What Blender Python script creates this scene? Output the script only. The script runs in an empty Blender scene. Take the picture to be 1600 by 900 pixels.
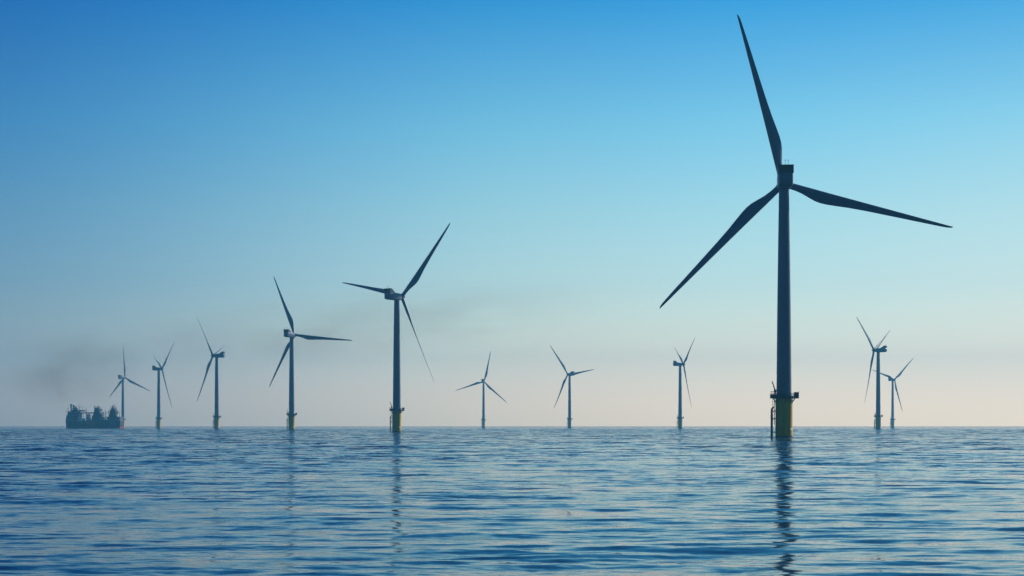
import bpy, bmesh, math, random
import numpy as np
from mathutils import Matrix, Vector
R = math.radians
sc = bpy.context.scene
COL = sc.collection
random.seed(4)

# ------------------------------------------------------------------ camera
CAM_H = 4.07
FPX = 2667.0                       # focal length in pixels of a 1600 px wide frame
cam = bpy.data.cameras.new('camera')
cam.sensor_width = 36.0
cam.lens = FPX / 1600 * 36
cam.shift_y = (664.0 - 450.0) / 1600
cam.clip_start = 0.5
cam.clip_end = 60000
cam_ob = bpy.data.objects.new('camera', cam)
COL.objects.link(cam_ob)
cam_ob.location = (0, 0, CAM_H)
cam_ob.rotation_euler = (R(90), 0, 0)
sc.camera = cam_ob

# ------------------------------------------------------------------ world, sun, exposure
SUN_EL, SUN_ROT = 27.0, 52.0       # azimuth clockwise from the viewing direction (+Y)
W = bpy.data.worlds.new('World')
sc.world = W
W.use_nodes = True
wt = W.node_tree
wt.nodes.clear()
def wn(t, **kw):
    n = wt.nodes.new(t)
    for k, v in kw.items():
        setattr(n, k, v)
    return n
tc = wn('ShaderNodeTexCoord')
sep = wn('ShaderNodeSeparateXYZ')
wt.links.new(tc.outputs['Generated'], sep.inputs[0])
zc = wn('ShaderNodeMath', operation='MAXIMUM')
wt.links.new(sep.outputs['Z'], zc.inputs[0]); zc.inputs[1].default_value = 0.004
comb = wn('ShaderNodeCombineXYZ')
wt.links.new(sep.outputs['X'], comb.inputs[0]); wt.links.new(sep.outputs['Y'], comb.inputs[1]); wt.links.new(zc.outputs[0], comb.inputs[2])
sky = wn('ShaderNodeTexSky', sky_type='NISHITA')
sky.sun_disc = False
sky.sun_elevation = R(SUN_EL); sky.sun_rotation = R(SUN_ROT)
wt.links.new(comb.outputs[0], sky.inputs['Vector'])
mp = wn('ShaderNodeMapRange')
mp.inputs['From Min'].default_value = 0; mp.inputs['From Max'].default_value = 0.5
wt.links.new(zc.outputs[0], mp.inputs['Value'])
ramp = wn('ShaderNodeValToRGB')
TINT = [(0.0, (2.527, 2.429, 2.543)),
        (1.0, (2.143, 1.952, 2.07)),
        (2.2, (1.68, 1.587, 1.623)),
        (3.4, (1.331, 1.408, 1.417)),
        (4.6, (1.045, 1.26, 1.322)),
        (7.1, (0.797, 1.179, 1.229)),
        (9.9, (0.481, 1.063, 1.234)),
        (14.0, (0.099, 0.697, 1.152)),
        (20.0, (0.13, 0.62, 1.05)),
        (29.0, (0.12, 0.55, 1.0))]
el = ramp.color_ramp.elements
while len(el) < len(TINT):
    el.new(0.5)
for e, (deg, c) in zip(el, TINT):
    e.position = min(1, math.sin(R(deg)) / 0.5)
    e.color = (c[0] / 4, c[1] / 4, c[2] / 4, 1)
wt.links.new(mp.outputs[0], ramp.inputs[0])
mul = wn('ShaderNodeVectorMath', operation='MULTIPLY')
wt.links.new(sky.outputs[0], mul.inputs[0]); wt.links.new(ramp.outputs[0], mul.inputs[1])
scl = wn('ShaderNodeVectorMath', operation='SCALE')
wt.links.new(mul.outputs[0], scl.inputs[0]); scl.inputs['Scale'].default_value = 4
# the sky is brightest a little to the right of the view and dimmer round the rest of the compass
azm = wn('ShaderNodeMath', operation='ARCTAN2')
wt.links.new(sep.outputs['X'], azm.inputs[0]); wt.links.new(sep.outputs['Y'], azm.inputs[1])
azr = wn('ShaderNodeMapRange')
azr.inputs['From Min'].default_value = -math.pi; azr.inputs['From Max'].default_value = math.pi
wt.links.new(azm.outputs[0], azr.inputs['Value'])
def az_ramp(stops):
    r = wn('ShaderNodeValToRGB')
    r.color_ramp.interpolation = 'B_SPLINE'
    ae = r.color_ramp.elements
    while len(ae) < len(stops):
        ae.new(0.5)
    for e, (a, f) in zip(ae, stops):
        e.position = a / 360 + .5
        e.color = (*f, 1)
    wt.links.new(azr.outputs[0], r.inputs[0])
    return r
AZ_HIGH = [(-180, (.25, .29, .34)), (-60, (.20, .31, .46)), (-26, (.24, .41, .70)), (-15, (.38, .57, .84)), (-4, (.98, 1.01, 1.03)), (5, (1.04, 1.03, 1.02)),
           (14, (1.02, .94, .93)), (24, (.90, .78, .76)), (52, (.5, .5, .52)), (110, (.30, .33, .38)), (180, (.25, .29, .34))]
AZ_LOW = [(-180, (.25, .29, .34)), (-60, (.32, .34, .44)), (-26, (.46, .49, .63)), (-15, (.60, .64, .77)), (-4, (1.0, 1.02, 1.03)), (5, (1.02, 1.02, 1.02)),
          (14, (.84, .87, .90)), (24, (.66, .68, .70)), (52, (.5, .5, .52)), (110, (.30, .33, .38)), (180, (.25, .29, .34))]
rl, rh = az_ramp(AZ_LOW), az_ramp(AZ_HIGH)
hl = wn('ShaderNodeMapRange')
hl.inputs['From Min'].default_value = 0.02; hl.inputs['From Max'].default_value = 0.16
wt.links.new(zc.outputs[0], hl.inputs['Value'])
azramp = wn('ShaderNodeMix', data_type='RGBA')
wt.links.new(hl.outputs[0], azramp.inputs[0]); wt.links.new(rl.outputs[0], azramp.inputs[6]); wt.links.new(rh.outputs[0], azramp.inputs[7])
mul2 = wn('ShaderNodeVectorMath', operation='MULTIPLY')
bg = wn('ShaderNodeBackground')
bg.inputs['Strength'].default_value = 0.1
wo = wn('ShaderNodeOutputWorld')
wt.links.new(scl.outputs[0], mul2.inputs[0]); wt.links.new(azramp.outputs[2], mul2.inputs[1]); wt.links.new(mul2.outputs[0], bg.inputs['Color']); wt.links.new(bg.outputs[0], wo.inputs['Surface'])

sun = bpy.data.lights.new('sun', 'SUN')
sun.energy = 4.5
sun.angle = R(0.5)
sun.color = (1.0, 0.93, 0.83)
sun_ob = bpy.data.objects.new('sun', sun)
COL.objects.link(sun_ob)
sd = Vector((math.sin(R(SUN_ROT)) * math.cos(R(SUN_EL)), math.cos(R(SUN_ROT)) * math.cos(R(SUN_EL)), math.sin(R(SUN_EL))))
sun_ob.rotation_euler = sd.to_track_quat('Z', 'Y').to_euler()
sun_ob.location = (60, 40, 300)

vs = sc.view_settings
vs.view_transform = 'Standard'; vs.look = 'None'; vs.exposure = 0.0; vs.gamma = 1.0; vs.use_curve_mapping = False
sc.render.engine = 'CYCLES'
sc.cycles.use_denoising = True
sc.cycles.max_bounces = 6
sc.cycles.volume_bounces = 0
sc.cycles.volume_step_rate = 1.0
sc.cycles.volume_max_steps = 256
sc.cycles.caustics_reflective = False
sc.cycles.caustics_refractive = False

# ------------------------------------------------------------------ helpers
def material(name, color, rough=0.5, metal=0.0, spec=0.5, noise=0.0, scale=1.0, stretch=(1, 1, 1), coat=0.0):
    m = bpy.data.materials.new(name)
    m.use_nodes = True
    nt = m.node_tree
    b = nt.nodes['Principled BSDF']
    b.inputs['Base Color'].default_value = (*color, 1)
    b.inputs['Roughness'].default_value = rough
    b.inputs['Metallic'].default_value = metal
    b.inputs['Specular IOR Level'].default_value = spec
    b.inputs['Coat Weight'].default_value = coat
    if noise:
        t = nt.nodes.new('ShaderNodeTexCoord')
        mpn = nt.nodes.new('ShaderNodeMapping'); mpn.inputs['Scale'].default_value = stretch
        n = nt.nodes.new('ShaderNodeTexNoise'); n.inputs['Scale'].default_value = scale; n.inputs['Detail'].default_value = 5
        r = nt.nodes.new('ShaderNodeValToRGB')
        r.color_ramp.elements[0].position = 0.3; r.color_ramp.elements[1].position = 0.7
        r.color_ramp.elements[0].color = (*[c * (1 - noise) for c in color], 1)
        r.color_ramp.elements[1].color = (*[min(1, c * (1 + noise)) for c in color], 1)
        nt.links.new(t.outputs['Object'], mpn.inputs[0]); nt.links.new(mpn.outputs[0], n.inputs['Vector'])
        nt.links.new(n.outputs['Fac'], r.inputs[0]); nt.links.new(r.outputs[0], b.inputs['Base Color'])
    return m

def link(name, bm, mat, parent=None, smooth=False, mats=None):
    me = bpy.data.meshes.new(name)
    bmesh.ops.recalc_face_normals(bm, faces=bm.faces)
    bm.to_mesh(me); bm.free()
    if smooth:
        me.polygons.foreach_set('use_smooth', [True] * len(me.polygons))
    for m in (mats or [mat]):
        me.materials.append(m)
    o = bpy.data.objects.new(name, me)
    COL.objects.link(o)
    if parent:
        o.parent = parent
    return o

def loft(bm, rings, caps=True, mi=0):
    vr = [[bm.verts.new(p) for p in r] for r in rings]
    n = len(vr[0])
    for a, b in zip(vr, vr[1:]):
        for i in range(n):
            f = bm.faces.new((a[i], a[(i + 1) % n], b[(i + 1) % n], b[i])); f.material_index = mi
    if caps:
        bm.faces.new(vr[0][::-1]).material_index = mi; bm.faces.new(vr[-1]).material_index = mi

def circle(r, z, n=32, cx=0, cy=0):
    return [(cx + r * math.cos(2 * math.pi * i / n), cy + r * math.sin(2 * math.pi * i / n), z) for i in range(n)]

def box(bm, x0, x1, y0, y1, z0, z1, mi=0):
    loft(bm, [[(x0, y0, z0), (x1, y0, z0), (x1, y1, z0), (x0, y1, z0)], [(x0, y0, z1), (x1, y0, z1), (x1, y1, z1), (x0, y1, z1)]], mi=mi)

def bar(bm, a, b, r=0.06, n=6, r2=None, mi=0):
    a, b = Vector(a), Vector(b)
    d = (b - a).normalized()
    u = d.orthogonal().normalized(); v = d.cross(u)
    r2 = r if r2 is None else r2
    loft(bm, [[a + u * r * math.cos(2 * math.pi * i / n) + v * r * math.sin(2 * math.pi * i / n) for i in range(n)],
              [b + u * r2 * math.cos(2 * math.pi * i / n) + v * r2 * math.sin(2 * math.pi * i / n) for i in range(n)]], mi=mi)

def prism(bm, pts, y0, y1, mi=0):
    """outline in x,z extruded along y"""
    loft(bm, [[(x, y0, z) for x, z in pts], [(x, y1, z) for x, z in pts]], mi=mi)

def root(name, loc, label, cat, group=None):
    o = bpy.data.objects.new(name, None)
    o.empty_display_size = 2
    COL.objects.link(o)
    o.location = loc
    o['label'] = label; o['category'] = cat
    if group:
        o['group'] = group
    return o

# ------------------------------------------------------------------ sea
def wave_field(x, y, cut):
    rng = np.random.default_rng(11)
    h = np.zeros_like(x)
    lams = np.geomspace(0.55, 30.0, 92)
    # slick and ruffled patches
    patch = 0.78 + 0.22 * np.sin(x / 23 + 1.3 * np.sin(y / 61)) * np.sin(y / 37 + 0.8 * np.sin(x / 29 + 2)) + 0.16 * np.sin(x / 71 + y / 113 + 1.1)
    open_sea = 1.0 + 1.4 * np.clip((np.hypot(x, y) - 120) / 500, 0, 1)     # choppier away from the slick
    calm = 0.62 + 0.38 * np.clip((np.hypot(x, y) - 50) / 160, 0, 1)
    for lam in lams:
        k = 2 * math.pi / lam
        th = rng.normal(R(86), 0.36)
        ph = rng.uniform(0, 2 * math.pi)
        slope = SLOPE * (1.0 if lam > 1.6 else 0.85) * (1.0 if lam < 3 else (3 / lam) ** 0.6) * rng.uniform(0.6, 1.4)
        fade = np.clip((lam / cut - 2.2) / 2.5, 0, 1)
        w = k * (x * math.cos(th) + y * math.sin(th)) + ph
        p = np.sin(w) + 0.22 * np.cos(2 * w)
        h += slope / k * p * fade * (patch if lam < 9 else 1.0) * calm * (1.0 if lam < 3.5 else open_sea)
    return h
SLOPE = 0.0146
RIPPLES = [(3.4, .07, .15, .5), (1.1, .08, .26, .4), (0.28, .05, .26, .4), (0.04, .02, .10, .4)]
BREEZE = (50, 700, 0.75, 4.4)

def build_sea():
    fine = np.linspace(-25, 25, 1150)
    side = np.arange(29, 331.1, 4.0)
    ang = np.radians(np.concatenate([fine, side]))        # clockwise from +Y
    rs = [0.0, 4, 9, 15, 21, 27, 32]
    r = 35.0
    while r < 420:
        rs.append(r); r *= 1.0034
    while r < 1700:
        rs.append(r); r += 2.2
    while r < 5500:
        rs.append(r); r *= 1.012
    rs.append(5500.0)
    rs = np.array(rs)
    A, RR = np.meshgrid(ang, rs)
    X, Y = RR * np.sin(A), RR * np.cos(A)
    dr = np.gradient(rs)[:, None] * np.ones_like(A)
    da = RR * np.where(np.abs(A) < R(25.5), R(50 / 1150), R(4))
    da = np.where(np.abs(np.where(A > math.pi, A - 2 * math.pi, A)) < R(25.5), RR * R(50 / 1150), RR * R(4))
    cut = np.maximum(dr, da)
    Z = wave_field(X, Y, cut)
    Z *= np.clip((RR - 5) / 20, 0, 1)
    nr, na = A.shape
    co = np.stack([X, Y, Z], -1).reshape(-1, 3).astype(np.float32)
    i = np.arange(nr - 1)[:, None] * na
    j = np.arange(na)[None, :]
    j2 = (j + 1) % na
    q = np.stack([i + j, i + na + j, i + na + j2, i + j2], -1).reshape(-1, 4)
    q = q[na:]                                            # centre ring is a fan
    tri = np.stack([np.zeros(na, int), na + np.arange(na), na + (np.arange(na) + 1) % na], -1)
    me = bpy.data.meshes.new('sea')
    nv, nq, ntri = len(co), len(q), len(tri)
    me.vertices.add(nv); me.vertices.foreach_set('co', co.ravel())
    me.loops.add(nq * 4 + ntri * 3)
    me.loops.foreach_set('vertex_index', np.concatenate([q.ravel(), tri.ravel()]).astype(np.int32))
    me.polygons.add(nq + ntri)
    starts = np.concatenate([np.arange(nq) * 4, nq * 4 + np.arange(ntri) * 3]).astype(np.int32)
    me.polygons.foreach_set('loop_start', starts)
    me.update(calc_edges=True)
    me.validate()
    me.polygons.foreach_set('use_smooth', [True] * len(me.polygons))
    # faces must look up
    if me.polygons[len(me.polygons) // 2].normal.z < 0:
        me.flip_normals()
    o = bpy.data.objects.new('sea', me)
    COL.objects.link(o)
    o['kind'] = 'structure'
    m = bpy.data.materials.new('sea_water')
    m.use_nodes = True
    nt = m.node_tree
    b = nt.nodes['Principled BSDF']
    b.inputs['Base Color'].default_value = (0.002, 0.028, 0.075, 1)
    b.inputs['Roughness'].default_value = 0.06
    b.inputs['IOR'].default_value = 1.22
    b.inputs['Specular Tint'].default_value = (0.80, 0.93, 1.0, 1)
    g = nt.nodes.new('ShaderNodeNewGeometry')
    acc = None
    # ripples too fine for the mesh tilt the normal: (scale per metre, tilt across, tilt along the view, crest stretch)
    for scale, ax, ay, st in RIPPLES:
        mpn = nt.nodes.new('ShaderNodeMapping'); mpn.inputs['Scale'].default_value = (st, 1, 1)
        mpn.inputs['Rotation'].default_value = (0, 0, R(-7))
        n = nt.nodes.new('ShaderNodeTexNoise'); n.noise_dimensions = '2D'
        n.inputs['Scale'].default_value = scale; n.inputs['Detail'].default_value = 2.0; n.inputs['Roughness'].default_value = 0.5
        nt.links.new(g.outputs['Position'], mpn.inputs[0]); nt.links.new(mpn.outputs[0], n.inputs['Vector'])
        sub = nt.nodes.new('ShaderNodeVectorMath'); sub.operation = 'SUBTRACT'; sub.inputs[1].default_value = (.5, .5, .5)
        nt.links.new(n.outputs['Color'], sub.inputs[0])
        k = nt.nodes.new('ShaderNodeVectorMath'); k.operation = 'MULTIPLY'; k.inputs[1].default_value = (ax, ay, 0)
        nt.links.new(sub.outputs[0], k.inputs[0])
        if acc is None:
            acc = k
        else:
            ad = nt.nodes.new('ShaderNodeVectorMath'); ad.operation = 'ADD'
            nt.links.new(acc.outputs[0], ad.inputs[0]); nt.links.new(k.outputs[0], ad.inputs[1])
            acc = ad
    # the breeze ruffles the open water more than the water close in
    ln = nt.nodes.new('ShaderNodeVectorMath'); ln.operation = 'LENGTH'
    nt.links.new(g.outputs['Position'], ln.inputs[0])
    br = nt.nodes.new('ShaderNodeMapRange')
    for key, val in zip(('From Min', 'From Max', 'To Min', 'To Max'), BREEZE):
        br.inputs[key].default_value = val
    nt.links.new(ln.outputs['Value'], br.inputs['Value'])
    sk = nt.nodes.new('ShaderNodeVectorMath'); sk.operation = 'SCALE'
    pm = nt.nodes.new('ShaderNodeMapping'); pm.inputs['Scale'].default_value = (.35, 1, 1)
    pn = nt.nodes.new('ShaderNodeTexNoise'); pn.noise_dimensions = '2D'; pn.inputs['Scale'].default_value = .022; pn.inputs['Detail'].default_value = 3
    pr = nt.nodes.new('ShaderNodeMapRange'); pr.inputs['From Min'].default_value = .36; pr.inputs['From Max'].default_value = .64
    pr.inputs['To Min'].default_value = .85; pr.inputs['To Max'].default_value = 1.4
    nt.links.new(g.outputs['Position'], pm.inputs[0]); nt.links.new(pm.outputs[0], pn.inputs['Vector']); nt.links.new(pn.outputs['Fac'], pr.inputs['Value'])
    pk = nt.nodes.new('ShaderNodeMath'); pk.operation = 'MULTIPLY'
    nt.links.new(br.outputs[0], pk.inputs[0]); nt.links.new(pr.outputs[0], pk.inputs[1])
    nt.links.new(acc.outputs[0], sk.inputs[0]); nt.links.new(pk.outputs[0], sk.inputs['Scale'])
    acc = sk
    ad = nt.nodes.new('ShaderNodeVectorMath'); ad.operation = 'ADD'
    nt.links.new(acc.outputs[0], ad.inputs[0]); nt.links.new(g.outputs['Normal'], ad.inputs[1])
    nm = nt.nodes.new('ShaderNodeVectorMath'); nm.operation = 'NORMALIZE'
    nt.links.new(ad.outputs[0], nm.inputs[0]); nt.links.new(nm.outputs[0], b.inputs['Normal'])
    me.materials.append(m)
build_sea()

# ------------------------------------------------------------------ haze
def build_haze():
    bm = bmesh.new()
    box(bm, -5600, 5600, -5600, 5600, -3, 230)
    m = bpy.data.materials.new('haze_air')
    m.use_nodes = True
    nt = m.node_tree
    nt.nodes.clear()
    v = nt.nodes.new('ShaderNodeVolumePrincipled')
    v.inputs['Color'].default_value = HAZE_COLOR
    v.inputs['Density'].default_value = HAZE_DENSITY
    v.inputs['Anisotropy'].default_value = 0.2
    o = nt.nodes.new('ShaderNodeOutputMaterial')
    nt.links.new(v.outputs[0], o.inputs['Volume'])
    h = link('haze', bm, m)
    h['kind'] = 'stuff'
HAZE_COLOR = (0.13, 0.54, 0.88, 1)
HAZE_DENSITY = 1.7e-4
build_haze()

# ------------------------------------------------------------------ materials
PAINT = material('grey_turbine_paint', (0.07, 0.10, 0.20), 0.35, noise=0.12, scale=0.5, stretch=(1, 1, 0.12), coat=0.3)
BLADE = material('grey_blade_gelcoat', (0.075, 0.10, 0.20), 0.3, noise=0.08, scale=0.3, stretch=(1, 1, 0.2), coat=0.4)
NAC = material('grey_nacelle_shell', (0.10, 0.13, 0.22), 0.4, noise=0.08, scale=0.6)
DARK = material('dark_cooler_fins', (0.025, 0.03, 0.04), 0.5, noise=0.2, scale=2)
YEL = material('yellow_foundation_paint', (0.68, 0.42, 0.015), 0.45, noise=0.25, scale=0.6, stretch=(1, 1, 0.2))
STEEL = material('weathered_dark_steel', (0.045, 0.055, 0.065), 0.55, noise=0.3, scale=1.5)
WHITE = material('white_plate_paint', (0.82, 0.82, 0.8), 0.4, noise=0.05, scale=2)

# ------------------------------------------------------------------ one turbine
HUB, OV, BR = 82.0, 4.6, 56.7
def make_foundation(t):
    bm = bmesh.new()
    loft(bm, [circle(2.75, -4), circle(2.75, 11.4), circle(2.95, 11.5), circle(2.95, 12.0), circle(2.6, 12.05), circle(2.6, 12.6)])
    for z in (3.5, 8.2):                                   # weld flanges
        loft(bm, [circle(2.79, z), circle(2.79, z + 0.12)])
    f = link('foundation', bm, YEL, t)
    sm(f)
    # weed and splash band at the waterline
    bm = bmesh.new()
    loft(bm, [circle(2.77, -3.5), circle(2.77, 0.55)], caps=False)
    link('splash_band', bm, material('dark_marine_growth', (0.03, 0.035, 0.02), 0.7, noise=0.4, scale=1.2) if 'dark_marine_growth' not in bpy.data.materials else bpy.data.materials['dark_marine_growth'], f, True)
    bm = bmesh.new()
    c = Vector((3.0 * math.cos(R(-49)), 3.0 * math.sin(R(-49)), 2.75))      # flat plate on the seaward side
    n, tt = Vector((math.cos(R(-34)), math.sin(R(-34)), 0)), Vector((-math.sin(R(-34)), math.cos(R(-34)), 0))
    ring = [c + tt * .7 * a + Vector((0, 0, .3 * b)) for a, b in ((-1, -1), (1, -1), (1, 1), (-1, 1))]
    loft(bm, [ring, [p + n * .05 for p in ring]])
    link('sign_plate', bm, WHITE, f)
    return f

def sm(o, angle=35):
    o.data.polygons.foreach_set('use_smooth', [True] * len(o.data.polygons))
    o.data.set_sharp_from_angle(angle=R(angle))

def make_platform(t):
    bm = bmesh.new()
    Z = 12.62
    # ring deck with a lobe towards the crane side and an arm to the cabinet side
    out = []
    for i in range(48):
        a = 2 * math.pi * i / 48
        x, y = 3.75 * math.cos(a), 3.75 * math.sin(a)
        if x < 0:
            x *= 1.2
        out.append((x, y))
    ring = [[(x, y, Z) for x, y in out], [(x, y, Z + 0.34) for x, y in out]]
    loft(bm, ring)
    box(bm, 3.4, 4.65, -1.3, 1.3, Z + 0.002, Z + 0.30)
    for a in range(0, 360, 30):                            # brackets below
        c, s = math.cos(R(a)), math.sin(R(a))
        bar(bm, (2.7 * c, 2.7 * s, Z - 1.3), (3.6 * c, 3.6 * s, Z + 0.02), 0.1)
    p = link('platform', bm, STEEL, t)
    bm = bmesh.new()
    top = Z + 0.34
    for k in range(48):
        x, y = out[k]; x2, y2 = out[(k + 1) % 48]
        if x > 3.2 and abs(y) < 1.6:
            continue
        x, y, x2, y2 = [v * 0.985 for v in (x, y, x2, y2)]
        if k % 2 == 0:
            bar(bm, (x, y, top), (x, y, top + 1.25), 0.05)
        for h in (0.42, 0.84, 1.25):
            bar(bm, (x, y, top + h), (x2, y2, top + h), 0.04)
        v = [bm.verts.new(q) for q in ((x, y, top + .05), (x2, y2, top + .05), (x2, y2, top + 1.0 if x < 0 else top + .3), (x, y, top + 1.0 if x < 0 else top + .3))]
        n = Vector((x + x2, y + y2, 0)).normalized() * 0.03
        w = [bm.verts.new(q.co + n) for q in v]
        bm.faces.new(v); bm.faces.new(w[::-1])
        for i in range(4):
            bm.faces.new((v[i], w[i], w[(i + 1) % 4], v[(i + 1) % 4]))
    link('railing', bm, STEEL, p)
    bm = bmesh.new()
    box(bm, 3.35, 4.62, -1.1, 1.1, top + .001, top + 1.55)
    box(bm, 3.28, 4.72, -1.18, 1.18, top + 1.55, top + 1.68)
    bar(bm, (4.6, -1.1, top + 1.6), (4.72, -1.1, top + 2.1), 0.04)
    link('cabinet', bm, STEEL, p)
    # davit crane
    bm = bmesh.new()
    bx, by = -3.0, -0.9
    loft(bm, [circle(0.30, top, 12, bx, by), circle(0.26, top + 1.5, 12, bx, by), circle(0.38, top + 1.55, 12, bx, by), circle(0.38, top + 1.9, 12, bx, by)])
    box(bm, bx - .35, bx + .35, by - .4, by + .4, top + 1.9, top + 2.5)
    bar(bm, (bx, by, top + 2.1), (bx - 0.95, by - .1, top + 5.2), 0.24, 8, 0.13)
    bar(bm, (bx + .1, by, top + 1.3), (bx - 0.45, by, top + 3.6), 0.10)
    bar(bm, (bx - 1.5, by, top + 1.75), (bx + .2, by, top + 1.75), 0.13)
    bar(bm, (bx - .95, by - .1, top + 5.2), (bx - 1.0, by - .1, top + 4.4), 0.05)
    link('davit_crane', bm, STEEL, t)
    # ladder from the deck to the boat landing
    bm = bmesh.new()
    for y in (-.28, .28):
        bar(bm, (-3.08, y, 4.0), (-3.08, y, Z), 0.06)
        bar(bm, (-3.68, y * 1.7, 5.6), (-3.68, y * 1.7, Z - .3), 0.035)
    for k in range(28):
        bar(bm, (-3.08, -.28, 4.1 + .3 * k), (-3.08, .28, 4.1 + .3 * k), 0.03, 5)
    for k in range(8):                                     # safety hoops
        z = 5.6 + k * 0.85
        hp = [(-3.08 - .62 * math.sin(math.pi * i / 6), -.5 * math.cos(math.pi * i / 6), z) for i in range(7)]
        for a, b in zip(hp, hp[1:]):
            bar(bm, a, b, 0.035, 5)
    for z in (5.0, 8.0, 11.0):
        for y in (-.28, .28):
            bar(bm, (-2.7, y, z), (-3.08, y, z), 0.05)
    link('ladder', bm, STEEL, t)
    bm = bmesh.new()
    for y in (-.95, .95):
        bar(bm, (-3.95, y, -3), (-3.95, y, 9.2), 0.21, 10)
        bar(bm, (-3.95, y, 9.2), (-3.15, y, 10.0), 0.19, 10, 0.12)
        for z in (1.6, 5.9, 8.4):
            bar(bm, (-2.5, y * .8, z + .25), (-3.95, y, z), 0.14, 8)
    for k in range(17):
        bar(bm, (-3.95, -.95, .3 + .42 * k), (-3.95, .95, .3 + .42 * k), 0.035, 5)
        for y in (-.95, .95):                              # fender collars
            bar(bm, (-3.95, y, .2 + .42 * k), (-3.95, y, .32 + .42 * k), 0.29, 8)
    link('boat_landing', bm, STEEL, t)

def make_tower(t):
    bm = bmesh.new()
    z0, z1, r0, r1 = 12.6, HUB - 2.0, 2.42, 1.62
    prof = []
    for k in range(9):
        f = k / 8
        z = z0 + (z1 - z0) * f
        r = r0 + (r1 - r0) * (0.35 * f + 0.65 * f ** 1.6)
        prof.append((r, z))
    rings = []
    for i, (r, z) in enumerate(prof):
        rings.append(circle(r, z, 40))
        if i in (3, 6):                                    # section flanges
            rings += [circle(r + .025, z + .02, 40), circle(r + .025, z + .16, 40), circle(r, z + .18, 40)]
    loft(bm, rings)
    loft(bm, [circle(1.75, z1 + .001, 40), circle(1.75, z1 + .35, 40)])
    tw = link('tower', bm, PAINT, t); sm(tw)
    bm = bmesh.new()
    a = R(205)
    ring = []
    for z in (13.0, 15.2):
        ring.append([(2.45 * math.cos(a + d), 2.45 * math.sin(a + d), z) for d in (-.22, -.11, 0, .11, .22)] + [(2.36 * math.cos(a + d), 2.36 * math.sin(a + d), z) for d in (.22, .11, 0, -.11, -.22)])
    loft(bm, ring)
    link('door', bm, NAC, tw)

def make_nacelle(t):
    """local frame: origin at hub height on the tower axis, +Y to the rotor"""
    bm = bmesh.new()
    prof = [(-9.0, 1.7, -0.9, 1.7), (-8.7, 2.15, -1.55, 2.15), (-7.4, 2.35, -1.95, 2.3), (-3.0, 2.35, -2.05, 2.3), (0.6, 2.2, -2.0, 2.15), (2.4, 1.85, -1.7, 1.75), (3.0, 1.6, -1.45, 1.55)]
    rings = []
    for y, w, zb, zt in prof:
        c = 0.32 * w; h = (zt - zb) * .5
        p = []
        for (sx, sz, st) in ((1, 1, 0), (-1, 1, 1), (-1, -1, 2), (1, -1, 3)):
            for q in range(4):
                a = R(90 * st + 30 * q)
                p.append((sx * (w - c) + c * math.cos(a), y, (zb + zt) / 2 + sz * (h - c * .7) + c * .7 * math.sin(a)))
        rings.append(p)
    loft(bm, rings)
    box(bm, -1.2, 1.2, -6.0, -2.6, 2.28, 2.55)             # roof hatch
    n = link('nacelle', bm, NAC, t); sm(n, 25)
    # cooler top: frame with upright fins and swept side walls
    bm = bmesh.new()
    zb, zt, y0, y1, w = 2.05, 4.7, -8.6, -7.5, 2.45
    fr = 0.24
    box(bm, -w, w, y0, y1, zt - fr, zt); box(bm, -w + .003, w - .003, y0 + .003, y1 - .003, zb, zb + fr)
    box(bm, -w, -w + fr, y0 + .002, y1 - .002, zb + fr, zt - fr); box(bm, w - fr, w, y0 + .002, y1 - .002, zb + fr, zt - fr)
    box(bm, -w + fr, w - fr, y0 + .45, y1 - .25, zb + fr, zt - fr)
    for k in range(11):
        x = -w + fr + (2 * w - 2 * fr) * (k + .5) / 11
        box(bm, x - .07, x + .07, y0 + .1, y0 + .46, zb + fr + .002, zt - fr - .002)
    link('cooler', bm, DARK, n)
    for s in (-1, 1):
        bm = bmesh.new()
        x0, x1 = sorted((s * 2.14, s * 2.46))
        prs = [(-7.49, 2.05), (-7.49, 4.65), (-6.7, 4.55), (-3.4, 2.05)]
        loft(bm, [[(x0 if z > 3 else x0, y, z) for y, z in prs], [(x1 if z > 3 else x1 - (s > 0) * .15, y, z) for y, z in prs]])
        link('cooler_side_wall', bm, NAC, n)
    bm = bmesh.new()
    bar(bm, (-.2, -8.0, 4.68), (-.2, -8.0, 6.5), 0.05); bar(bm, (.75, -8.0, 4.68), (.75, -8.0, 6.0), 0.05)
    bar(bm, (-.45, -8.0, 6.1), (.05, -8.0, 6.1), 0.04)
    bar(bm, (.75, -8.0, 6.0), (.75, -8.0, 6.3), 0.13, 8)
    link('wind_mast', bm, STEEL, n)
    return n

def make_hub(t):
    """local frame: origin at the rotor centre, +Y upwind"""
    bm = bmesh.new()
    prof = [(-1.65, 1.45), (-1.5, 1.62), (-.6, 1.78), (.5, 1.75), (1.3, 1.5), (1.9, 1.05), (2.25, .5), (2.33, .12)]
    loft(bm, [[(r * math.cos(2 * math.pi * i / 32), y, r * math.sin(2 * math.pi * i / 32)) for i in range(32)] for y, r in prof])
    for k in range(3):
        a = k * 2 * math.pi / 3
        d = Vector((math.sin(a), 0, math.cos(a)))
        bar(bm, d * .8, d * 1.95, 1.22, 24)
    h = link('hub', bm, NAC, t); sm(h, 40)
    return h

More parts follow.
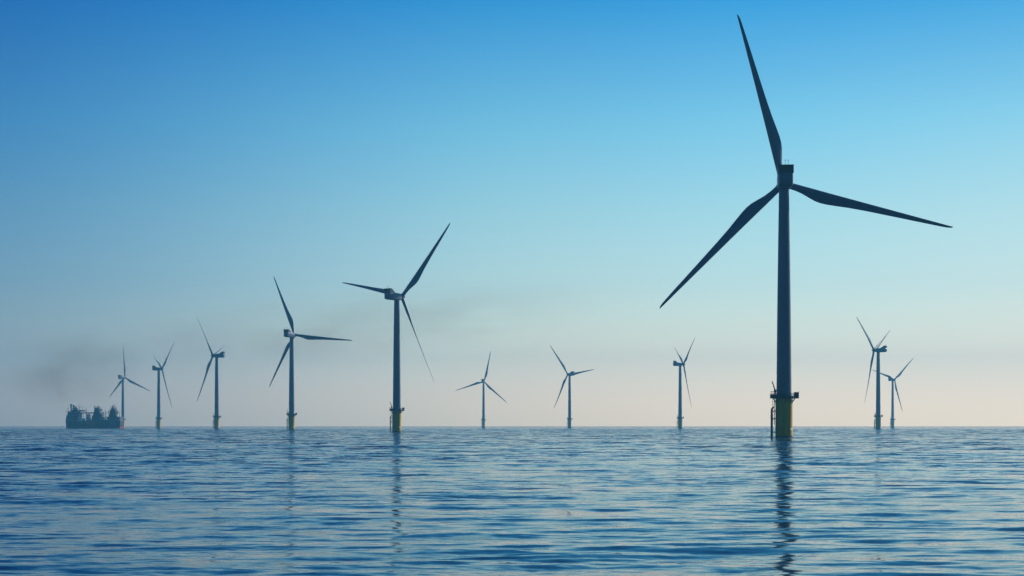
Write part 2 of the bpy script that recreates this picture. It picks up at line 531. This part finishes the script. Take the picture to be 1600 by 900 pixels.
def make_blade(t):
    """local frame: origin at the rotor centre, span along +Z, trailing edge to +X, upwind +Y"""
    st = [0.03, .05, .08, .12, .16, .20, .235, .27, .32, .4, .5, .6, .7, .8, .88, .94, .97, .99, 1.0]
    ch = np.interp(st, [0.03, .05, .08, .12, .16, .20, .235, .27, .32, .4, .5, .6, .7, .8, .88, .94, .97, .99, 1.0],
                   [2.1, 2.1, 2.2, 2.6, 3.25, 3.85, 4.05, 3.95, 3.6, 3.0, 2.5, 2.12, 1.76, 1.42, 1.14, .92, .76, .52, .2])
    th = np.interp(st, [0.03, .05, .08, .12, .2, .3, .5, .8, 1.0], [1, 1, .92, .72, .44, .31, .24, .19, .17])
    tw = np.interp(st, [0.03, .2, .35, .6, 1.0], [16, 13, 8, 4, 1])
    bm = bmesh.new()
    rings = []
    N = 24
    for s, c, tk, twd in zip(st, ch, th, tw):
        r = s * BR
        le = -1.05 + 0.90 * s
        pts = []
        rnd = max(0, min(1, (tk - .44) / .56))             # 1 = circular root
        for i in range(N):
            a = 2 * math.pi * i / N
            xc = 0.5 - 0.5 * math.cos(a)                   # 0 leading edge .. 1 trailing edge
            yt = 5 * tk * (0.2969 * math.sqrt(max(xc, 0)) - .126 * xc - .3516 * xc ** 2 + .2843 * xc ** 3 - .1036 * xc ** 4)
            ya = yt * (1 if a < math.pi else -1) + 0.03 * math.sin(math.pi * xc)
            yc = 0.5 * math.sin(a) * tk
            y = (rnd * yc + (1 - rnd) * ya) * c
            x = le + xc * c
            ca, sa = math.cos(R(twd)), math.sin(R(twd))
            px, py = x * ca - y * sa, x * sa + y * ca
            pts.append((px, py + 1.1 * s ** 2.2, r))
        rings.append(pts)
    loft(bm, rings)
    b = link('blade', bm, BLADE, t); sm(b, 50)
    return b

def pose(t, psi, az, cone, pitch, blades, nac, hub):
    M0 = Matrix.Translation((0, 0, HUB)) @ Matrix.Rotation(R(-psi), 4, 'Z')
    nac.matrix_local = M0
    M1 = M0 @ Matrix.Rotation(R(5), 4, 'X') @ Matrix.Translation((0, OV, 0))
    hub.matrix_local = M1 @ Matrix.Rotation(R(az), 4, 'Y')
    for k, b in enumerate(blades):
        b.matrix_local = M1 @ Matrix.Rotation(R(az + 120 * k), 4, 'Y') @ Matrix.Rotation(R(-(cone - 1.1)), 4, 'X') @ Matrix.Rotation(R(-pitch), 4, 'Z')

def copy_tree(o, parent=None):
    c = o.copy(); COL.objects.link(c)
    if parent:
        c.parent = parent
        c.matrix_parent_inverse = o.matrix_parent_inverse.copy()
    for ch in o.children:
        copy_tree(ch, c)
    return c

# tower px, distance, yaw, rotor angle, cone, label
FARM = [
    (1225.0, 550, 4.9, 105.0, 2.0, 'largest and nearest wind turbine, seen from behind, its dark reflection trailing on the water'),
    (620.0, 1039, 38.8, 42.3, 5.65, 'second largest wind turbine, nacelle turned away to the right, one blade catching the sunlight'),
    (455.7, 1481, 27.6, -23.8, 5.1, 'wind turbine left of the second largest one, one blade pointing level to the right'),
    (338.6, 1925, -79.5, 77.0, 8.3, 'wind turbine seen edge-on facing left, two blades visible, third turbine from the ship'),
    (248.0, 2380, 60, 50.0, 7.0, 'wind turbine facing right with its nacelle seen side-on, second turbine from the ship'),
    (192.0, 2824, 33.6, 114.05, 5.6, 'small hazy wind turbine rising right behind the end of the ship, one blade straight up'),
    (755.5, 3082, 10.1, 132.8, 2.9, 'smallest pale wind turbine in the middle, seen square from behind, one blade nearly upright'),
    (890.0, 2635, -37.0, -39.1, 3.65, 'pale wind turbine turned left, just right of the smallest middle turbine'),
    (1062.7, 2199, 79.5, 54.9, 4.6, 'slim wind turbine seen edge-on facing right, standing just left of the largest turbine'),
    (1372.2, 1783, -56.5, 64.7, 3.8, 'wind turbine facing left, right of the largest one, overlapping a fainter turbine behind it'),
    (1394.7, 2951, 54.1, 48.9, 4.0, 'faintest wind turbine at the far right, partly hidden behind a nearer darker turbine'),
]
PITCH = {1225: -10, 620: -42, 339: -14, 248: 10, 456: -2, 192: 16}     # blade pitch in degrees where it shows
proto = None
for px, D, psi, az, cone, lab in FARM:
    loc = ((px - 800) / FPX * D, D, 0)
    if proto is None:
        t = root('wind_turbine', loc, lab, 'wind turbine', 'offshore wind turbines standing in the sea')
        make_foundation(t); make_platform(t); make_tower(t); make_nacelle(t); make_hub(t)
        b0 = make_blade(t)
        for k in range(2):
            b = b0.copy(); COL.objects.link(b)
        proto = t
    else:
        t = copy_tree(proto)
        t.location = loc
        t['label'] = lab
    ch = list(t.children)
    kind = lambda s: [c for c in ch if c.name.split('.')[0] == s]
    pose(t, psi, az, cone, PITCH.get(round(px), 6), kind('blade'), kind('nacelle')[0], kind('hub')[0])

# ------------------------------------------------------------------ ship
def build_ship():
    D, cx = 2200.0, 146.5
    s = root('ship', ((cx - 800) / FPX * D, D, 0), 'dark working ship with deck cranes and tall bridge block trailing smoke at the left horizon', 'ship')
    navy = material('dark_blue_hull_paint', (0.05, 0.035, 0.09), 0.5, noise=0.3, scale=0.25)
    grey = material('grey_blue_deck_paint', (0.09, 0.08, 0.14), 0.55, noise=0.25, scale=0.4)
    white = material('white_ship_paint', (0.84, 0.84, 0.83), 0.45, noise=0.12, scale=0.4)
    red = material('red_hull_paint', (0.62, 0.06, 0.05), 0.5, noise=0.2, scale=0.4)
    glass = material('dark_window_glass', (0.01, 0.015, 0.02), 0.08)
    hw = 8.0
    # hull: plan outline lofted upwards, flared at the bow (left)
    bm = bmesh.new()
    def plan(z, bow, st, w):
        half = [(st, w * .85), (st - 4, w), (10, w), (-10, w), (bow + 12, w * .97), (bow + 5, w * .7), (bow + 1.5, w * .32)]
        return [(x, -y, z) for x, y in half] + [(bow, 0, z)] + [(x, y, z) for x, y in half[::-1]]
    loft(bm, [plan(-3, -36.5, 36.5, 7.2), plan(0, -37.2, 37.6, 7.8), plan(5, -37.8, 38.2, 8.0), plan(9.2, -38.0, 38.4, 8.0)])
    hull = link('hull', bm, navy, s)
    bm = bmesh.new()
    loft(bm, [plan(-1, -37.0, 37.5, 7.83), plan(1.3, -37.5, 37.9, 7.93)])
    link('boot_stripe', bm, red, hull)
    bm = bmesh.new()
    box(bm, -7, 6, -8.04, -7.9, 4.0, 8.4); box(bm, -12, -8, -8.04, -7.9, 5.6, 7.6)
    link('painted_panel', bm, red, hull)
    bm = bmesh.new()
    for x in range(-33, 36, 3):
        bar(bm, (x, -7.6, 9.2), (x, -7.6, 10.3), 0.08)
    bar(bm, (-33, -7.6, 10.3), (36, -7.6, 10.3), 0.09)
    link('railing', bm, white, hull)
    # forecastle and bridge block
    bm = bmesh.new()
    def deck(z, bow, w):                                   # bow-shaped storeys, stepping back a little as they rise
        half = [(-18.6, w), (bow + 12, w * .97), (bow + 5, w * .72), (bow + 1.5, w * .36)]
        return [(x, -y, z) for x, y in half] + [(bow, 0, z)] + [(x, y, z) for x, y in half[::-1]]
    loft(bm, [deck(9.2, -37.9, 7.9), deck(13, -37.6, 7.9), deck(13.001, -37.2, 7.5), deck(17.0, -36.4, 7.5), deck(17.001, -35.8, 7.3), deck(20.5, -35.0, 7.3)])
    prism(bm, [(-35.0, 20.5), (-34.6, 21.6), (-31, 21.6), (-30.6, 20.5)], -2.5, 2.5)
    br = link('superstructure', bm, grey, s)
    bm = bmesh.new()
    for z in (11.0, 14.6, 18.2):
        y = 7.9 if z < 13 else 7.5 if z < 17 else 7.3
        box(bm, -24.4, -20.0, -y - .05, -y + .05, z, z + 1.1)
    link('window_row', bm, glass, br)
    bm = bmesh.new()
    box(bm, -27.5, -19.6, -6, 6, 20.5, 23.6); box(bm, -26.4, -21.6, -3, 3, 23.6, 25.2)
    prism(bm, [(-25.8, 25.2), (-24.6, 28.2), (-23.4, 28.2), (-22.0, 25.2)], -1.5, 1.5)
    wh = link('wheelhouse', bm, grey, s)
    bm = bmesh.new()
    box(bm, -27.0, -20.2, -6.06, -5.96, 21.8, 23.0)
    link('window_band', bm, glass, wh)
    # twin funnels
    for x, zt in ((-31.2, 31.0), (-27.8, 30.0)):
        bm = bmesh.new()
        loft(bm, [circle(1.0, 20.5, 14, x, 1.5), circle(.75, 26, 14, x, 1.5), circle(1.15, 27.3, 14, x, 1.5), circle(1.15, zt, 14, x, 1.5)])
        bar(bm, (x, 1.5, 25.4), (-29.5, 1.5, 25.4), .45)
        link('funnel', bm, navy, s)
    # signal masts
    def mast(x, z0, z1, arms, r=.22, y=0):
        bm = bmesh.new()
        bar(bm, (x, y, z0), (x, y, z1), r, 8, r * .6)
        for z, w in arms:
            bar(bm, (x - w, y, z), (x + w, y, z), r * .6)
            bar(bm, (x, y, z - 2.5), (x + w * .8, y, z), .07); bar(bm, (x, y, z - 2.5), (x - w * .8, y, z), .07)
        return link('mast', bm, grey, s)
    mast(-19.4, 20.5, 29.9, ((29.3, 2.0), (26.5, 1.2)), .3)
    mast(-10.2, 20.2, 26.5, ((25.2, .8),), .25)
    mast(-34.6, 21.2, 27.0, ((25.5, .9),), .25); mast(-15.2, 23.2, 28.0, ((26.8, .7),), .2); mast(1.0, 20.3, 25.6, ((24.4, .9),), .25)
    mast(17.6, 14.6, 21.4, ((20, .8),), .22, -3); mast(36.9, 14.6, 19.6, ((18.6, .6),), .2, 3)
    mast(-37.0, 13.0, 23.0, ((21.8, .5),), .18); mast(10.4, 17.0, 24.6, ((23.2, .7),), .2, 2); mast(28.8, 24.0, 31.5, ((30.2, .8),), .2)
    mast(15.8, 14.6, 23.4, ((21.5, 1.1),), .3)
    mast(19.4, 14.6, 22.6, ((20.5, 1.4),), .3)
    mast(13.4, 14.6, 20.6, ((19.5, .8),), .25)
    mast(34.6, 14.6, 21.0, ((19.5, .8),), .25)
    # gantry deck with roof
    bm = bmesh.new()
    box(bm, -18.3, 2.0, -5.5, 5.5, 18.9, 20.3)
    box(bm, -18.0, -11.4, -4, 4, 21.6, 23.2)
    for x in (-17.4, -12.2):
        for y in (-3.5, 3.5):
            bar(bm, (x, y, 20.3), (x, y, 21.6), .2)
    for x in (-18.0, -11.8, -8.4, -2.2, 1.6):
        for y in (-5, 5):
            bar(bm, (x, y, 9.2), (x, y, 18.9), .28)
    link('gantry', bm, grey, s)
    # white forked derrick and white three-storey deckhouse
    bm = bmesh.new()
    bar(bm, (-15.6, -6.2, 9.2), (-15.6, -6.2, 14.6), 1.15, 10)
    bar(bm, (-15.6, -6.2, 14.0), (-17.7, -6.2, 18.6), .75, 8, .5); bar(bm, (-15.6, -6.2, 14.0), (-13.4, -6.2, 18.6), .75, 8, .5)
    box(bm, -13.6, -9.4, -6.6, -4.5, 9.2, 12.6)
    link('derrick', bm, white, s)
    bm = bmesh.new()
    for z in (9.2, 12.2, 15.2):
        box(bm, -7.9 + (z - 9.2) * .12, -3.1 - (z - 9.2) * .12, -6.9, -2.5, z, z + 2.05)
        box(bm, -8.2 + (z - 9.2) * .12, -2.8 - (z - 9.2) * .12, -7.1, -2.4, z + 2.05, z + 2.25)
        box(bm, -7.0 + (z - 9.2) * .12, -4.0 - (z - 9.2) * .12, -6.3, -2.6, z + 2.25, z + 3.0)
    dh = link('deckhouse', bm, white, s)
    bm = bmesh.new()
    for z in (9.9, 12.9, 15.9):
        box(bm, -6.6, -4.4, -6.96, -6.88, z, z + .8)
    link('window_row', bm, glass, dh)
    # deck cranes: slewing pedestal, machinery house, folded lattice jibs
    def crane(outline, tips, x0, x1, zb):
        bm = bmesh.new()
        prism(bm, outline, -3.2, 3.0)
        for (ax, az_), (bx, bz) in tips:
            for y in (-2.2, 2.0):
                bar(bm, (ax, y, az_), (bx, y * .5, bz), .34)
            n = 7
            for k in range(n):
                f, g = k / n, (k + 1) / n
                p = lambda q, sgn: (ax + (bx - ax) * q, sgn * (2.1 - 1.05 * q), az_ + (bz - az_) * q)
                bar(bm, p(f, -1), p(g, 1), .16); bar(bm, p(f, 1), p(g, -1), .16)
        for k in range(6):
            x = x0 + (x1 - x0) * (k + .5) / 6
            bar(bm, (x, -3.6, zb), (x, -3.6, zb + 3.5 + 2 * math.sin(k * 2.1)), .3)
        return link('deck_crane', bm, navy, s)
    crane([(-1.6, 9.2), (-1.2, 15.5), (1.2, 17.5), (1.6, 22), (2.6, 26.2), (4.6, 26.0), (5.4, 23.4), (7.0, 25.4), (8.4, 24.6), (9.2, 20.5), (11.4, 17.5), (12.2, 9.2)],
          [((2.4, 18), (1.4, 28.5)), ((4.5, 18), (8.8, 27.0)), ((8, 16), (13.4, 20.5)), ((3, 17), (-1.6, 19.8)), ((6, 20), (4.4, 28.0)), ((5, 15), (14.5, 17.5)), ((4, 18), (11.4, 24.8)), ((3, 16), (-2.6, 16.0)), ((5, 20), (6.6, 29.0))], -2, 13, 9.2)
    crane([(21.8, 14.6), (22.4, 18.0), (23.2, 22.6), (25.2, 24.4), (26.2, 27.2), (27.6, 27.0), (28.6, 24.4), (30.2, 22.4), (30.8, 18.0), (31.4, 14.6)],
          [((25, 18), (20.4, 23.0)), ((27, 20), (26.6, 30.0)), ((27, 19), (32.0, 23.2)), ((28, 18), (32.6, 19.0)), ((25, 20), (23.0, 26.5)), ((28, 21), (30.8, 26.6)), ((25, 17), (19.8, 19.5)), ((27, 20), (24.8, 28.6)), ((28, 17), (33.6, 21.4)), ((26, 17), (21.0, 16.6))], 21, 33, 14.6)
    # raised after deck with pipework
    bm = bmesh.new()
    box(bm, 20.5, 31.0, -7.0, 7.0, 9.2, 14.0); box(bm, 34.8, 37.6, -7.0, 7.0, 9.2, 14.0); box(bm, 12.3, 20.5, -6.8, 6.8, 9.2, 10.9)
    box(bm, 11.8, 38.0, -7.2, 7.2, 14.0, 14.6)
    for x in np.arange(13.5, 37, 2.4):
        box(bm, x, x + .5, -7.4, -6.9, 9.4, 13.99); box(bm, x, x + .5, 6.9, 7.3, 9.4, 13.99)
    for z in (10.6, 12.2):
        bar(bm, (12.5, -7.55, z), (37.4, -7.55, z), .3, 8)
    link('after_deck', bm, grey, s)
    bm = bmesh.new()
    for x in (9.6, 12.8, 15.8):
        box(bm, x, x + 1.5, -7.5, -6, 13.2 - 2.6, 13.4)
    link('locker', bm, white, s)
    bm = bmesh.new()
    loft(bm, [[(x, -7.9 + w * math.cos(a), 10.9 + w * math.sin(a)) for a in [2 * math.pi * i / 10 for i in range(10)]] for x, w in ((-1.4, .3), (-.8, .9), (2.4, .9), (3.2, .3))])
    for x in (-.6, 2.2):
        bar(bm, (x, -7.0, 9.2), (x, -7.9, 12.8), .15)
    link('lifeboat', bm, red, s)
    s.rotation_euler = (0, 0, R(-8))
    return s
build_ship()

# ------------------------------------------------------------------ smoke drifting from the ship
def build_smoke(name, a, b, rad, dens, nscale):
    a, b = Vector(a), Vector(b)
    bm = bmesh.new()
    bmesh.ops.create_icosphere(bm, subdivisions=3, radius=1.0)
    m = bpy.data.materials.new(name)
    m.use_nodes = True
    nt = m.node_tree
    nt.nodes.clear()
    N = nt.nodes.new
    t = N('ShaderNodeTexCoord')
    ln = N('ShaderNodeVectorMath'); ln.operation = 'LENGTH'
    nt.links.new(t.outputs['Object'], ln.inputs[0])
    mr = N('ShaderNodeMapRange'); mr.interpolation_type = 'SMOOTHSTEP'
    mr.inputs['From Min'].default_value = 1.0; mr.inputs['From Max'].default_value = 0.1
    nt.links.new(ln.outputs['Value'], mr.inputs['Value'])
    mpn = N('ShaderNodeMapping'); mpn.inputs['Scale'].default_value = nscale
    nz = N('ShaderNodeTexNoise'); nz.inputs['Scale'].default_value = 1.0; nz.inputs['Detail'].default_value = 3
    nt.links.new(t.outputs['Object'], mpn.inputs[0]); nt.links.new(mpn.outputs[0], nz.inputs['Vector'])
    m2 = N('ShaderNodeMapRange')
    m2.inputs['From Min'].default_value = 0.36; m2.inputs['From Max'].default_value = 0.64; m2.inputs['To Max'].default_value = dens
    nt.links.new(nz.outputs['Fac'], m2.inputs['Value'])
    mu = N('ShaderNodeMath'); mu.operation = 'MULTIPLY'
    nt.links.new(mr.outputs[0], mu.inputs[0]); nt.links.new(m2.outputs[0], mu.inputs[1])
    v = N('ShaderNodeVolumePrincipled'); v.inputs['Color'].default_value = (0.42, 0.38, 0.30, 1)
    nt.links.new(mu.outputs[0], v.inputs['Density'])
    o = N('ShaderNodeOutputMaterial'); nt.links.new(v.outputs[0], o.inputs['Volume'])
    s = link(name, bm, m)
    d = b - a
    s.matrix_world = Matrix.Translation((a + b) / 2) @ d.to_track_quat('X', 'Z').to_matrix().to_4x4() @ Matrix.Diagonal((d.length / 2, rad[0], rad[1], 1))
    s['kind'] = 'stuff'
def at(px, y, D):
    return ((px - 800) / FPX * D, D, CAM_H + (664.0 - y) / FPX * D)
build_smoke('smoke', at(-40, 592, 2300), at(250, 560, 2300), (150, 66), 0.0042, (2.2, 1.0, 1.6))
build_smoke('smoke', at(60, 566, 2350), at(1050, 455, 2150), (150, 60), 0.0022, (5, 1.0, 1.8))
build_smoke('smoke', at(111, 634, 2200), at(78, 588, 2260), (11, 11), 0.012, (3, 1.2, 1.2))
